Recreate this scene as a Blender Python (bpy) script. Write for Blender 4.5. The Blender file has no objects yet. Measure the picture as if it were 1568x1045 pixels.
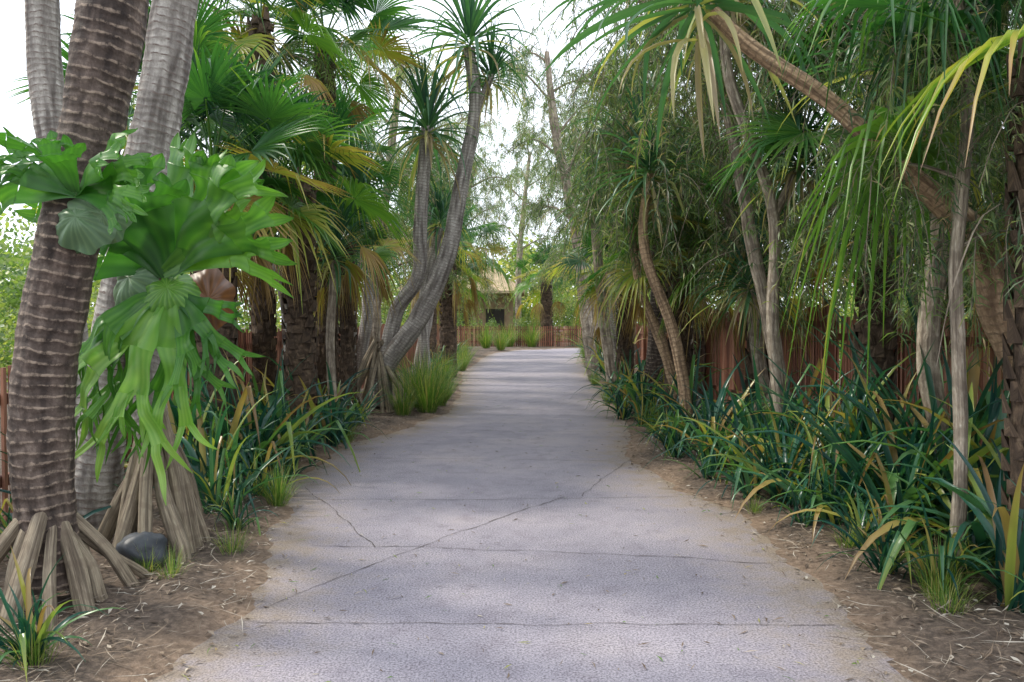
import bpy, math, random
import numpy as np
from mathutils import Vector, noise, Matrix, Euler
R = random.Random(7)
scene = bpy.context.scene
UP = Vector((0, 0, 1))
U = R.uniform

# ------------------------------------------------------------------ nodes
def new_mat(name):
    m = bpy.data.materials.new(name); m.use_nodes = True
    nt = m.node_tree; nt.nodes.clear()
    out = nt.nodes.new('ShaderNodeOutputMaterial')
    return m, nt, out

def N(nt, typ, **kw):
    n = nt.nodes.new(typ)
    for k, v in kw.items():
        if k in n.inputs: n.inputs[k].default_value = v
        else: setattr(n, k, v)
    return n

def ramp(nt, fac, stops, interp='LINEAR'):
    r = nt.nodes.new('ShaderNodeValToRGB'); cr = r.color_ramp; cr.interpolation = interp
    while len(cr.elements) > 1: cr.elements.remove(cr.elements[-1])
    cr.elements[0].position = stops[0][0]; cr.elements[0].color = (*stops[0][1], 1)
    for p, c in stops[1:]:
        e = cr.elements.new(p); e.color = (*c, 1)
    nt.links.new(fac, r.inputs[0]); return r

def mix(nt, fac, a, b, blend='MIX'):
    m = nt.nodes.new('ShaderNodeMix'); m.data_type = 'RGBA'; m.blend_type = blend
    for s, v in ((0, fac), (6, a), (7, b)):
        if isinstance(v, bpy.types.NodeSocket): nt.links.new(v, m.inputs[s])
        elif isinstance(v, (int, float)): m.inputs[s].default_value = v
        else: m.inputs[s].default_value = (*v, 1)
    return m.outputs[2]

def leaf_mat(name, stops, transl=0.35, rough=0.42, spec=0.45, k=1.0):
    m, nt, out = new_mat(name)
    at = N(nt, 'ShaderNodeAttribute', attribute_name='tint')
    r = ramp(nt, at.outputs['Fac'], [(a, tuple(x * k for x in c)) for a, c in stops])
    p = N(nt, 'ShaderNodeBsdfPrincipled', Roughness=rough)
    p.inputs['Specular IOR Level'].default_value = spec
    nt.links.new(r.outputs[0], p.inputs['Base Color'])
    if transl > 0:
        tr = N(nt, 'ShaderNodeBsdfTranslucent')
        tcol = mix(nt, 1.0, r.outputs[0], (1.7, 1.85, 0.75), 'MULTIPLY')
        nt.links.new(tcol, tr.inputs['Color'])
        ms = N(nt, 'ShaderNodeMixShader'); ms.inputs[0].default_value = transl
        nt.links.new(p.outputs[0], ms.inputs[1]); nt.links.new(tr.outputs[0], ms.inputs[2])
        nt.links.new(ms.outputs[0], out.inputs[0])
    else: nt.links.new(p.outputs[0], out.inputs[0])
    return m

BROWN = (0.20, 0.125, 0.06)
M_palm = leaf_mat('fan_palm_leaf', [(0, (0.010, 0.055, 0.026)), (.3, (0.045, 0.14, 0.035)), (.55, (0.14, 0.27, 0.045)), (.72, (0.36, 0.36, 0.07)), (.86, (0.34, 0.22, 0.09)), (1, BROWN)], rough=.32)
M_pand = leaf_mat('pandanus_leaf', [(0, (0.022, 0.08, 0.058)), (.38, (0.07, 0.17, 0.08)), (.6, (0.18, 0.28, 0.08)), (.76, (0.38, 0.37, 0.14)), (.9, (0.38, 0.30, 0.19)), (1, (0.3, 0.24, 0.16))], rough=.34)
M_strap = leaf_mat('strap_leaf', [(0, (0.010, 0.052, 0.045)), (.35, (0.032, 0.115, 0.072)), (.6, (0.10, 0.21, 0.065)), (.78, (0.32, 0.34, 0.07)), (.9, (0.32, 0.23, 0.09)), (1, BROWN)], transl=.28, rough=.28)
M_weep = leaf_mat('weeping_leaf', [(0, (0.045, 0.09, 0.04)), (.35, (0.115, 0.18, 0.075)), (.6, (0.20, 0.275, 0.105)), (.85, (0.35, 0.36, 0.17)), (1, (0.38, 0.29, 0.17))], transl=.35)
M_bush = leaf_mat('bush_leaf', [(0, (0.06, 0.12, 0.04)), (.4, (0.14, 0.22, 0.07)), (.7, (0.3, 0.35, 0.11)), (1, (0.48, 0.42, 0.18))], transl=.4)
M_grass = leaf_mat('grass_blade', [(0, (0.04, 0.11, 0.02)), (.5, (0.13, 0.24, 0.04)), (.8, (0.33, 0.33, 0.11)), (1, (0.4, 0.3, 0.15))], transl=.35)
M_stag = leaf_mat('staghorn_leaf', [(0, (0.018, 0.085, 0.022)), (.35, (0.055, 0.18, 0.028)), (.65, (0.15, 0.34, 0.05)), (1, (0.33, 0.50, 0.12))], transl=.38, rough=.36)
M_litter = leaf_mat('dead_leaf', [(0, (0.07, 0.048, 0.034)), (.4, (0.15, 0.105, 0.07)), (.8, (0.29, 0.23, 0.17)), (1, (0.48, 0.44, 0.37))], transl=0, rough=.8)

def bark_mat(name, c0, c1, c2, period=0.05, ringcol=None, bump=.6, ringstr=.5, rough=.85, dist=3.2, an=(.3, .3, 1.4)):
    m, nt, out = new_mat(name)
    at = N(nt, 'ShaderNodeAttribute', attribute_name='tc')
    mp = N(nt, 'ShaderNodeMapping'); mp.inputs['Scale'].default_value = (.14, .14, 1)
    nt.links.new(at.outputs['Vector'], mp.inputs[0])
    w = N(nt, 'ShaderNodeTexWave', wave_type='BANDS', bands_direction='Z', Scale=0.314 / period, Distortion=dist, Detail=3.0)
    w.inputs['Detail Scale'].default_value = 1.8
    nt.links.new(mp.outputs[0], w.inputs['Vector'])
    n1 = N(nt, 'ShaderNodeTexNoise', Scale=11.0, Detail=5.0, Roughness=.7)
    mp2 = N(nt, 'ShaderNodeMapping'); mp2.inputs['Scale'].default_value = an
    nt.links.new(at.outputs['Vector'], mp2.inputs[0]); nt.links.new(mp2.outputs[0], n1.inputs['Vector'])
    n2 = N(nt, 'ShaderNodeTexNoise', Scale=2.2, Detail=3.0)
    nt.links.new(at.outputs['Vector'], n2.inputs['Vector'])
    r1 = ramp(nt, n1.outputs[0], [(.3, c0), (.55, c1), (.75, c2)])
    r2 = ramp(nt, n2.outputs[0], [(.35, (0.42, 0.39, 0.37)), (.65, (1.3, 1.3, 1.25))])
    base = mix(nt, 1.0, r1.outputs[0], r2.outputs[0], 'MULTIPLY')
    rr = ramp(nt, w.outputs['Fac'], [(.0, (0, 0, 0)), (.82, (0, 0, 0)), (.95, (1, 1, 1))])
    n3 = ramp(nt, n1.outputs[0], [(.4, (0, 0, 0)), (.6, (ringstr * 2, ringstr * 2, ringstr * 2))])
    rn = N(nt, 'ShaderNodeMath', operation='MULTIPLY', use_clamp=True); nt.links.new(rr.outputs[0], rn.inputs[0]); nt.links.new(n3.outputs[0], rn.inputs[1])
    col = mix(nt, rn.outputs[0], base, ringcol or c2)
    p = N(nt, 'ShaderNodeBsdfPrincipled', Roughness=rough); nt.links.new(col, p.inputs['Base Color'])
    hs = N(nt, 'ShaderNodeMath', operation='MULTIPLY_ADD'); hs.inputs[1].default_value = .35
    nt.links.new(w.outputs['Fac'], hs.inputs[0]); nt.links.new(n1.outputs[0], hs.inputs[2])
    bp = N(nt, 'ShaderNodeBump', Strength=bump, Distance=.02); nt.links.new(hs.outputs[0], bp.inputs['Height'])
    nt.links.new(bp.outputs[0], p.inputs['Normal']); nt.links.new(p.outputs[0], out.inputs[0])
    return m
B_dark = bark_mat('ringed_bark_dark', (0.04, 0.028, 0.022), (0.10, 0.073, 0.06), (0.2, 0.16, 0.135), .058, (0.36, 0.28, 0.21), .8, .4)
B_grey = bark_mat('ringed_bark_grey', (0.20, 0.18, 0.165), (0.36, 0.335, 0.31), (0.50, 0.48, 0.45), .05, (0.16, 0.12, 0.10), .5, .5)
B_root = bark_mat('prop_root_bark', (0.16, 0.12, 0.085), (0.36, 0.30, 0.22), (0.54, 0.48, 0.38), .17, (0.14, 0.10, 0.07), .7, .25, an=(1.3, 1.3, 1.0))
B_palm = bark_mat('palm_fibre_bark', (0.04, 0.026, 0.018), (0.10, 0.066, 0.042), (0.23, 0.165, 0.11), .12, (0.2, 0.14, 0.09), .9, .2)
B_pale = bark_mat('pale_bark', (0.2, 0.155, 0.115), (0.40, 0.34, 0.27), (0.58, 0.53, 0.45), .25, (0.1, 0.07, 0.05), .8, .3)
B_tan = bark_mat('tan_bark', (0.18, 0.115, 0.07), (0.42, 0.29, 0.18), (0.56, 0.43, 0.31), .06, (0.12, 0.08, 0.05), .5, .4)

# ------------------------------------------------------------------ mesh builder
class MB:
    def __init__(s): s.v = []; s.f = []; s.m = []; s.t = []; s.tc = []; s.mats = []; s.np = None
    def mi(s, mat):
        if mat not in s.mats: s.mats.append(mat)
        return s.mats.index(mat)
    def p(s, co, t=0., tc=(0, 0, 0)):
        s.v.append((co[0], co[1], co[2])); s.t.append(t); s.tc.append(tc); return len(s.v) - 1
    def face(s, ids, mi): s.f.append(ids); s.m.append(mi)
    def mesh(s, name, smooth=True):
        me = bpy.data.meshes.new(name); me.from_pydata(s.v, [], s.f)
        for m in s.mats: me.materials.append(m)
        me.polygons.foreach_set('material_index', s.m)
        me.polygons.foreach_set('use_smooth', [smooth] * len(s.f))
        a = me.attributes.new('tint', 'FLOAT', 'POINT'); a.data.foreach_set('value', s.t)
        b = me.attributes.new('tc', 'FLOAT_VECTOR', 'POINT'); b.data.foreach_set('vector', [c for q in s.tc for c in q])
        me.update(); return me
    def arr(s):
        if s.np is None: s.np = (np.array(s.v, np.float32), np.array(s.f, np.int32), np.array(s.m, np.int32), np.array(s.t, np.float32), np.array(s.tc, np.float32))
        return s.np

def merged(name, parts):
    V, F, Mi, T, TC = [], [], [], [], []; o = 0
    for b, mt, dt in parts:
        v, f, mi, t, tc = b.arr(); A = np.array(mt, np.float32)
        V.append(v @ A[:3, :3].T + A[:3, 3]); F.append(f + o); Mi.append(mi); T.append(t + dt); TC.append(tc); o += len(v)
    V = np.concatenate(V); F = np.concatenate(F); Mi = np.concatenate(Mi); T = np.concatenate(T); TC = np.concatenate(TC)
    me = bpy.data.meshes.new(name); me.vertices.add(len(V)); me.vertices.foreach_set('co', V.ravel())
    me.loops.add(F.size); me.loops.foreach_set('vertex_index', F.ravel())
    me.polygons.add(len(F)); me.polygons.foreach_set('loop_start', np.arange(0, F.size, 4, dtype=np.int32))
    me.update(calc_edges=True)
    for m in parts[0][0].mats: me.materials.append(m)
    me.polygons.foreach_set('material_index', Mi)
    a = me.attributes.new('tint', 'FLOAT', 'POINT'); a.data.foreach_set('value', T)
    b = me.attributes.new('tc', 'FLOAT_VECTOR', 'POINT'); b.data.foreach_set('vector', TC.ravel())
    me.update(); return me

def obj(name, me, parent=None, loc=(0, 0, 0), rot=(0, 0, 0), sc=1.0):
    o = bpy.data.objects.new(name, me); scene.collection.objects.link(o)
    o.location = loc; o.rotation_euler = rot
    o.scale = (sc, sc, sc) if isinstance(sc, (int, float)) else sc
    if parent: o.parent = parent
    return o

def catmull(pts, n):
    P = [Vector(p) for p in pts]; P = [P[0] * 2 - P[1]] + P + [P[-1] * 2 - P[-2]]
    out = []; k = len(P) - 3
    for i in range(n + 1):
        g = i / n * k; j = min(int(g), k - 1); t = g - j
        a, b, c, d = P[j:j + 4]
        out.append(0.5 * ((2 * b) + (c - a) * t + (2 * a - 5 * b + 4 * c - d) * t * t + (3 * b - a - 3 * c + d) * t ** 3))
    return out

def tube(mb, pts, radii, mat, seg=10, n=24, ring=0, spacing=.055, bumpy=0.06, cap=True):
    mi = mb.mi(mat)
    if ring:
        L = sum((Vector(pts[i + 1]) - Vector(pts[i])).length for i in range(len(pts) - 1))
        n = int(L / spacing * 5)
    C = catmull(pts, n); off = U(0, 50); rows = []; L = 0; x = None
    k = len(radii) - 1
    for i, c in enumerate(C):
        d = (C[min(i + 1, n)] - C[max(i - 1, 0)]).normalized()
        if x is None: x = d.orthogonal().normalized()
        x = (x - d * x.dot(d)).normalized(); y = d.cross(x)
        if i: L += (c - C[i - 1]).length
        g = i / n * k; j = min(int(g), k - 1); r = radii[j] * (1 - g + j) + radii[j + 1] * (g - j)
        row = []
        for a in range(seg):
            an = 2 * math.pi * a / seg; ca, sa = math.cos(an), math.sin(an)
            rr = r * (1 + bumpy * noise.noise(Vector((ca * 1.3 + off, sa * 1.3, L * 3))) * 2)
            if ring:
                sp = 1 + .7 * noise.noise(Vector((off, 0, L * 2)))
                ph = (L / spacing * 1.0 + 2.2 * noise.noise(Vector((ca * .8 + off, sa * .8, L * 4)))) % 1.0
                rr *= 1 + ring * sp * (ph ** 3 if ph < .85 else (.61 * (1 - ph) / .15))
                rr *= 1 + .045 * noise.noise(Vector((ca * 3 + off, sa * 3, L * 12)))
            row.append(mb.p(c + (x * ca + y * sa) * rr, 0, (ca + off, sa, L)))
        rows.append(row)
    for i in range(n):
        for a in range(seg):
            b = (a + 1) % seg
            mb.face((rows[i][a], rows[i][b], rows[i + 1][b], rows[i + 1][a]), mi)
    if cap: mb.face(tuple(rows[-1]), mi)
    return C

def ribbon(mb, p0, d, L, w, droop, mat, tint=.3, n=7, fold=.3, prof=None, roll=0., kink=None, tipbrown=0.):
    mi = mb.mi(mat); d = Vector(d).normalized(); p = Vector(p0)
    side = d.cross(UP)
    if side.length < .05: side = Vector((math.cos(U(0, 6)), math.sin(U(0, 6)), 0))
    side.normalize()
    if roll: side = Matrix.Rotation(roll, 3, d) @ side
    prev = None
    for i in range(n + 1):
        t = i / n
        s2 = (side - d * side.dot(d)).normalized(); nr = s2.cross(d)
        ww = w * (prof(t) if prof else (min(1, .55 + 2.2 * t) * (1 - t ** 3)))
        tt = tint + tipbrown * t * t
        ww = max(ww, w * .03)
        ids = (mb.p(p - s2 * ww / 2 + nr * fold * ww, tt), mb.p(p, tt - .03), mb.p(p + s2 * ww / 2 + nr * fold * ww, tt))
        if prev:
            mb.face((prev[0], prev[1], ids[1], ids[0]), mi); mb.face((prev[1], prev[2], ids[2], ids[1]), mi)
        prev = ids
        p = p + d * L / n
        d = d + Vector((0, 0, -1)) * droop * (.35 + 1.3 * t) / n
        if kink is not None and i == int(kink * n): d = d + Vector((0, 0, -1.6))
        d.normalize()

def azel(az, el): return Vector((math.cos(el) * math.cos(az), math.cos(el) * math.sin(az), math.sin(el)))

# ------------------------------------------------------------------ plant meshes
def strap_clump(n, L, w):
    mb = MB()
    for i in range(n):
        az = U(0, 6.283); el = math.radians(U(35, 86)); k = U(.25, .8) if R.random() < .22 else None
        t = R.choice([.02, .1, .2, .32, .45, .56]) + U(-.05, .05)
        if R.random() < .1: t = U(.68, .95)
        ribbon(mb, (U(-.09, .09), U(-.09, .09), 0), azel(az, el), L * U(.5, 1.15), w * U(.7, 1.25), U(.6, 2.6), M_strap, t, n=8, fold=.22, roll=U(-.7, .7), kink=k, tipbrown=.25 if R.random() < .2 else 0)
    return mb.mesh('strap_clump_mesh')

def grass_clump(n, L, w):
    mb = MB()
    for i in range(n):
        az = U(0, 6.283); rr = U(0, .13)
        ribbon(mb, (math.cos(az) * rr, math.sin(az) * rr, 0), azel(az + U(-.5, .5), math.radians(U(50, 88))), L * U(.45, 1.1), w, U(.4, 2.2), M_grass, U(.1, .75) if R.random() > .12 else .9, n=5, fold=.15)
    return mb.mesh('grass_clump_mesh')

def pandanus_head(n, L, w, dead=10):
    mb = MB()
    for i in range(n):
        f = i / n; az = i * 2.399 + U(-.2, .2); el = math.radians(86 - 110 * f ** 1.15 + U(-9, 9))
        t = .08 + .3 * f + U(-.1, .12)
        if f > .8 and R.random() < .25: t = U(.66, .8)
        ribbon(mb, (math.cos(az) * .05, math.sin(az) * .05, .12 - .3 * f), azel(az, el), L * U(.75, 1.15), w * U(.8, 1.15), U(.8, 2.6), M_pand, t, n=9, fold=.3, roll=U(-.25, .25), kink=U(.35, .7) if R.random() < .22 else None)
    for i in range(dead):
        az = U(0, 6.283)
        ribbon(mb, (math.cos(az) * .06, math.sin(az) * .06, -U(.1, .4)), azel(az, math.radians(U(-60, -5))), L * U(.5, .9), w * .8, U(2, 5), M_pand, U(.8, 1), n=6, fold=.45, roll=U(-.6, .6))
    return mb.mesh('pandanus_head_mesh')

def fan_blade(mb, o, f, Rad, nseg, tint, droop, spread=2.25, fold=.35):
    mi = mb.mi(M_palm); f = Vector(f).normalized()
    s = f.cross(UP)
    if s.length < .1: s = Vector((1, 0, 0))
    s.normalize(); s = Matrix.Rotation(U(-.7, .7), 3, f) @ s; nn = s.cross(f)
    st = spread / (nseg / 2)
    rs = [.03, .25, .44, .62, .82, 1.0]
    for i in range(nseg):
        a = -spread + st * (i + .5); Rl = Rad * (1 - .2 * (abs(a) / spread) ** 2) * U(.88, 1.07)
        dr = droop * U(.5, 1.5); tw = tint + U(-.08, .08); jit = U(-.06, .06); prev = None
        brk = R.random() < .16
        tipt = .4 if R.random() < .2 else 0.08
        for j, r in enumerate(rs):
            aa = a + jit * r
            dx = f * math.cos(aa) + s * math.sin(aa); px = s * math.cos(aa) - f * math.sin(aa)
            hw = Rl * r * math.tan(st / 2) if r <= .45 else Rl * .44 * math.tan(st / 2) * (1 - ((r - .44) / .56) ** 1.1) + .001
            c = o + dx * Rl * r + nn * (.2 * abs(math.sin(aa)) * Rl * r) + Vector((0, 0, -dr * Rl * max(0, r - .4) ** 2 * 1.4 - (Rl * max(0, r - .62) * .9 if brk else 0)))
            tt = tw + tipt * r * r
            ids = (mb.p(c - px * hw + nn * hw * fold * 1.4, tt), mb.p(c - nn * hw * fold, tt - .06), mb.p(c + px * hw + nn * hw * fold * 1.4, tt))
            if prev:
                mb.face((prev[0], prev[1], ids[1], ids[0]), mi); mb.face((prev[1], prev[2], ids[2], ids[1]), mi)
            prev = ids

def fan_crown(n, pet, Rad, droop=.4, dead=3, nseg=36, yellow=.35):
    mb = MB()
    for i in range(n + dead):
        isd = i >= n; f = min(1, i / n)
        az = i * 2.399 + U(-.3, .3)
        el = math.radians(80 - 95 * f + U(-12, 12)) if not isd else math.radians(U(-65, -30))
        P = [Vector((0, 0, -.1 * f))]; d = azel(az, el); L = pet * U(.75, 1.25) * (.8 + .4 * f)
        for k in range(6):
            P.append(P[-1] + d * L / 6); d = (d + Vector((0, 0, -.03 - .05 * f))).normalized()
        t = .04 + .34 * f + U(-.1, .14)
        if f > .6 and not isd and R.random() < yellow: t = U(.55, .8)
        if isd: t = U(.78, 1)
        mi = mb.mi(M_palm); x = d.cross(UP); x = x.normalized() if x.length > .1 else Vector((1, 0, 0)); y = x.cross(d)
        prev = None
        for k, q in enumerate(P):
            r = .016 - .0015 * k
            ids = [mb.p(q + x * r, min(t + .25, .8)), mb.p(q + y * r * .7, min(t + .25, .8)), mb.p(q - x * r, min(t + .25, .8)), mb.p(q - y * r * .7, min(t + .25, .8))]
            if prev:
                for z in range(4): mb.face((prev[z], prev[(z + 1) % 4], ids[(z + 1) % 4], ids[z]), mi)
            prev = ids
        if isd: fan_blade(mb, P[-1], d, Rad * .7, 20, t, droop * 2, spread=.9, fold=.9)
        else: fan_blade(mb, P[-1], d, Rad * U(.85, 1.1), nseg, t, droop * U(.4, 1.7), spread=U(1.9, 2.35))
    return mb.mesh('fan_crown_mesh')

def weep_cluster(strands, leaves, Lr=(.6, 1.3)):
    mb = MB(); mi = mb.mi(M_weep); bi = mb.mi(B_pale)
    for sidx in range(strands):
        az = U(0, 6.283); p = Vector((U(-.12, .12), U(-.12, .12), U(-.1, .1))); d = azel(az, math.radians(U(-20, 65)))
        L = U(*Lr); n = 8; pts = [p]; bare = sidx % 4 == 0
        for k in range(n):
            p = p + d * L / n; d = (d + Vector((U(-.2, .2), U(-.2, .2), -.46 if not bare else -.24))).normalized(); pts.append(p)
        prev = None
        for k, q in enumerate(pts):
            r = (.005 if not bare else .009) * (1 - k / 11); ids = [mb.p(q + Vector((r, 0, 0)), 0, (1, 0, k * .1)), mb.p(q + Vector((-r * .5, r, 0)), 0, (0, 1, k * .1)), mb.p(q + Vector((-r * .5, -r, 0)), 0, (0, 0, k * .1))]
            if prev:
                for z in range(3): mb.face((prev[z], prev[(z + 1) % 3], ids[(z + 1) % 3], ids[z]), bi)
            prev = ids
        base_t = U(.0, .65)
        for k in range(leaves if not bare else leaves // 6):
            g = U(.12, 1) * n; j = min(int(g), n - 1); q = pts[j].lerp(pts[j + 1], g - j)
            dl = (azel(U(0, 6.283), math.radians(U(-85, 5)))); ll = U(.08, .18); w = U(.004, .008)
            sd = dl.orthogonal().normalized(); sd = Matrix.Rotation(U(0, 6.28), 3, dl) @ sd
            t = base_t + U(-.12, .2); t = U(.8, 1) if R.random() < .06 else t
            m_ = q + dl * ll * .45
            e = m_ + (dl + Vector((0, 0, -.5))).normalized() * ll * .55
            mb.face((mb.p(q, t), mb.p(m_ + sd * w, t), mb.p(e, t), mb.p(m_ - sd * w, t)), mi)
    return mb

def bush_mb(clumps, leaves, size):
    mb = MB(); mi = mb.mi(M_bush)
    for c in range(clumps):
        d = azel(U(0, 6.283), math.asin(U(-1, 1))); cc = d * U(.3, .95); cr = U(.14, .34); bt = U(.1, .7)
        for k in range(leaves):
            q = cc + azel(U(0, 6.283), math.asin(U(-1, 1))) * cr * U(.1, 1) ** .5
            dl = azel(U(0, 6.283), math.radians(U(-60, 50))); sd = Matrix.Rotation(U(0, 6.28), 3, dl) @ dl.orthogonal().normalized()
            l = size * U(.7, 1.4); w = l * .28; t = bt + U(-.15, .15)
            mb.face((mb.p(q, t), mb.p(q + dl * l * .5 + sd * w, t), mb.p(q + dl * l, t), mb.p(q + dl * l * .5 - sd * w, t)), mi)
    return mb

STRAP = [strap_clump(30, 1.1, .05), strap_clump(26, .95, .045), strap_clump(36, 1.25, .055), strap_clump(22, .8, .038)]
GRASS = [grass_clump(260, .85, .009), grass_clump(90, .4, .006), grass_clump(200, .65, .008)]
PHEAD = [pandanus_head(85, 1.05, .05), pandanus_head(70, 1.15, .055), pandanus_head(80, 1.0, .045, 16)]
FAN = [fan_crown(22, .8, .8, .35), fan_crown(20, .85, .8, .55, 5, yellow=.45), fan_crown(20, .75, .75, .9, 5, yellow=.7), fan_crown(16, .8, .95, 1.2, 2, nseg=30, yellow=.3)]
WEEP = [weep_cluster(14, 50), weep_cluster(12, 50, (.8, 1.6)), weep_cluster(15, 40, (.5, 1.0))]
BUSHB = [bush_mb(50, 46, .065), bush_mb(42, 40, .08)]
BUSH = [b.mesh('bush_foliage_mesh') for b in BUSHB]

# ------------------------------------------------------------------ path + ground
LE = [(-1.15, 0), (-1.3, 2.0), (-1.42, 3.1), (-1.3, 3.95), (-1.45, 4.8), (-1.68, 5.8), (-2.02, 7.2), (-1.95, 9.0), (-1.35, 11.2), (-.95, 13), (-.95, 15), (-1.15, 18), (-1.38, 23.5), (-1.25, 30), (-1.0, 37), (.2, 43), (4, 46.5)]
RE = [(1.3, 0), (1.45, 2.0), (1.56, 3.1), (1.66, 4.3), (1.66, 5.9), (1.35, 7.2), (1.2, 8.6), (1.5, 10.5), (1.62, 12.2), (1.8, 16), (2.1, 20.7), (2.5, 28), (3.2, 35), (4.6, 39), (8, 42), (14, 43.5)]
def edge(E, y):
    if y <= E[0][1]: return E[0][0]
    for i in range(len(E) - 1):
        if E[i][1] <= y <= E[i + 1][1]:
            t = (y - E[i][1]) / (E[i + 1][1] - E[i][1]); t = t * t * (3 - 2 * t)
            return E[i][0] * (1 - t) + E[i + 1][0] * t
    return E[-1][0]
def outside(x, y):
    if y > 46: return 1.0 + (y - 46)
    w = .10 * noise.noise(Vector((x * .7, y * 1.9, 3))) + .06 * noise.noise(Vector((x, y * 7, 9))) + .025 * noise.noise(Vector((x * 9, y * 19, 9)))
    return max(edge(LE, y) + w - x, x - edge(RE, y) + w)
def gz(x, y):
    e = outside(x, y)
    if e < -.06: return -.03
    t = max(0, min(1, (e + .06) / .55)); t = t * t * (3 - 2 * t)
    nn = noise.noise(Vector((x * 1.1, y * 1.1, 0))) * .05 + noise.noise(Vector((x * 4, y * 4, 5))) * .022 + noise.noise(Vector((x * 13, y * 13, 2))) * .010
    return -.012 + t * (.06 + nn) if e < .5 else .048 + nn

def axis(lo, hi, flo, fhi, fs, grow=1.35):
    a = [flo]
    while a[-1] < fhi: a.append(a[-1] + fs)
    s = fs
    while a[-1] < hi: s *= grow; a.append(a[-1] + s)
    b = []; s = fs; x = flo
    while x > lo: s *= grow; x -= s; b.append(x)
    return b[::-1] + a
m_ground, nt, out = new_mat('soil')
geo = N(nt, 'ShaderNodeNewGeometry'); at = N(nt, 'ShaderNodeAttribute', attribute_name='tint')
n1 = N(nt, 'ShaderNodeTexNoise', Scale=1.6, Detail=5.0, Roughness=.65); n2 = N(nt, 'ShaderNodeTexNoise', Scale=26.0, Detail=5.0, Roughness=.7)
for n_ in (n1, n2): nt.links.new(geo.outputs['Position'], n_.inputs['Vector'])
c1 = ramp(nt, n2.outputs[0], [(.3, (0.042, 0.031, 0.024)), (.5, (0.10, 0.073, 0.054)), (.7, (0.20, 0.15, 0.115))])
c2 = ramp(nt, n2.outputs[0], [(.3, (0.16, 0.105, 0.07)), (.6, (0.31, 0.215, 0.145)), (.8, (0.44, 0.33, 0.23))])
fa = N(nt, 'ShaderNodeMath', operation='MULTIPLY_ADD'); fa.inputs[1].default_value = 2.4; fa.inputs[2].default_value = -1.4; nt.links.new(n1.outputs[0], fa.inputs[0])
fb = N(nt, 'ShaderNodeMath', operation='ADD', use_clamp=True); nt.links.new(fa.outputs[0], fb.inputs[0]); nt.links.new(at.outputs['Fac'], fb.inputs[1])
cg = mix(nt, fb.outputs[0], c1.outputs[0], c2.outputs[0])
p = N(nt, 'ShaderNodeBsdfPrincipled', Roughness=.95); nt.links.new(cg, p.inputs['Base Color'])
bp = N(nt, 'ShaderNodeBump', Strength=.8, Distance=.02); nt.links.new(n2.outputs[0], bp.inputs['Height']); nt.links.new(bp.outputs[0], p.inputs['Normal'])
nt.links.new(p.outputs[0], out.inputs[0])

xs = axis(-400, 400, -4.5, 4.5, .06); ys = axis(-400, 900, 1.0, 16, .06, 1.12)
mb = MB(); mi = mb.mi(m_ground)
for y in ys:
    for x in xs:
        e = outside(x, y) if 0 < y < 47 else 2
        mb.p((x, y, gz(x, y)), max(0, min(1, 1.05 - max(0, e) * 2.2)) * .9)
nx = len(xs)
for j in range(len(ys) - 1):
    for i in range(nx - 1): mb.face((j * nx + i, j * nx + i + 1, (j + 1) * nx + i + 1, (j + 1) * nx + i), mi)
obj('ground', mb.mesh('ground_mesh'))

m_path, nt, out = new_mat('path_concrete')
geo = N(nt, 'ShaderNodeNewGeometry'); at = N(nt, 'ShaderNodeAttribute', attribute_name='tint')
n1 = N(nt, 'ShaderNodeTexNoise', Scale=.8, Detail=4.0, Roughness=.6); n2 = N(nt, 'ShaderNodeTexNoise', Scale=90.0, Detail=3.0, Roughness=.75); n3 = N(nt, 'ShaderNodeTexNoise', Scale=5.0, Detail=6.0, Roughness=.7)
for n_ in (n1, n2, n3): nt.links.new(geo.outputs['Position'], n_.inputs['Vector'])
c1 = ramp(nt, n1.outputs[0], [(.3, (0.25, 0.236, 0.275)), (.52, (0.305, 0.283, 0.318)), (.72, (0.36, 0.325, 0.34))])
c2 = ramp(nt, n2.outputs[0], [(.36, (0.45, 0.43, 0.43)), (.5, (1, 1, 1)), (.66, (1.5, 1.46, 1.43))])
c3 = ramp(nt, n3.outputs[0], [(.3, (0.80, 0.78, 0.79)), (.52, (1, 1, 1)), (.8, (1.08, 1.06, 1.03))])
cc = mix(nt, 1.0, c1.outputs[0], c2.outputs[0], 'MULTIPLY'); cc = mix(nt, 1.0, cc, c3.outputs[0], 'MULTIPLY')
ea = N(nt, 'ShaderNodeMath', operation='MULTIPLY_ADD'); ea.inputs[1].default_value = 3.2; ea.inputs[2].default_value = -1.65; nt.links.new(n3.outputs[0], ea.inputs[0])
eb = N(nt, 'ShaderNodeMath', operation='ADD', use_clamp=True); nt.links.new(ea.outputs[0], eb.inputs[0]); nt.links.new(at.outputs['Fac'], eb.inputs[1])
ec = N(nt, 'ShaderNodeMath', operation='MULTIPLY'); nt.links.new(eb.outputs[0], ec.inputs[0]); nt.links.new(at.outputs['Fac'], ec.inputs[1])
sand = ramp(nt, n2.outputs[0], [(.3, (0.12, 0.095, 0.072)), (.6, (0.28, 0.22, 0.155))])
cc = mix(nt, ec.outputs[0], cc, sand.outputs[0])
p = N(nt, 'ShaderNodeBsdfPrincipled', Roughness=.85); p.inputs['Specular IOR Level'].default_value = .3
nt.links.new(cc, p.inputs['Base Color'])
bp = N(nt, 'ShaderNodeBump', Strength=.5, Distance=.006); nt.links.new(n2.outputs[0], bp.inputs['Height']); nt.links.new(bp.outputs[0], p.inputs['Normal'])
nt.links.new(p.outputs[0], out.inputs[0])
mb = MB(); mi = mb.mi(m_path); prev = None; y = -1.
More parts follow.
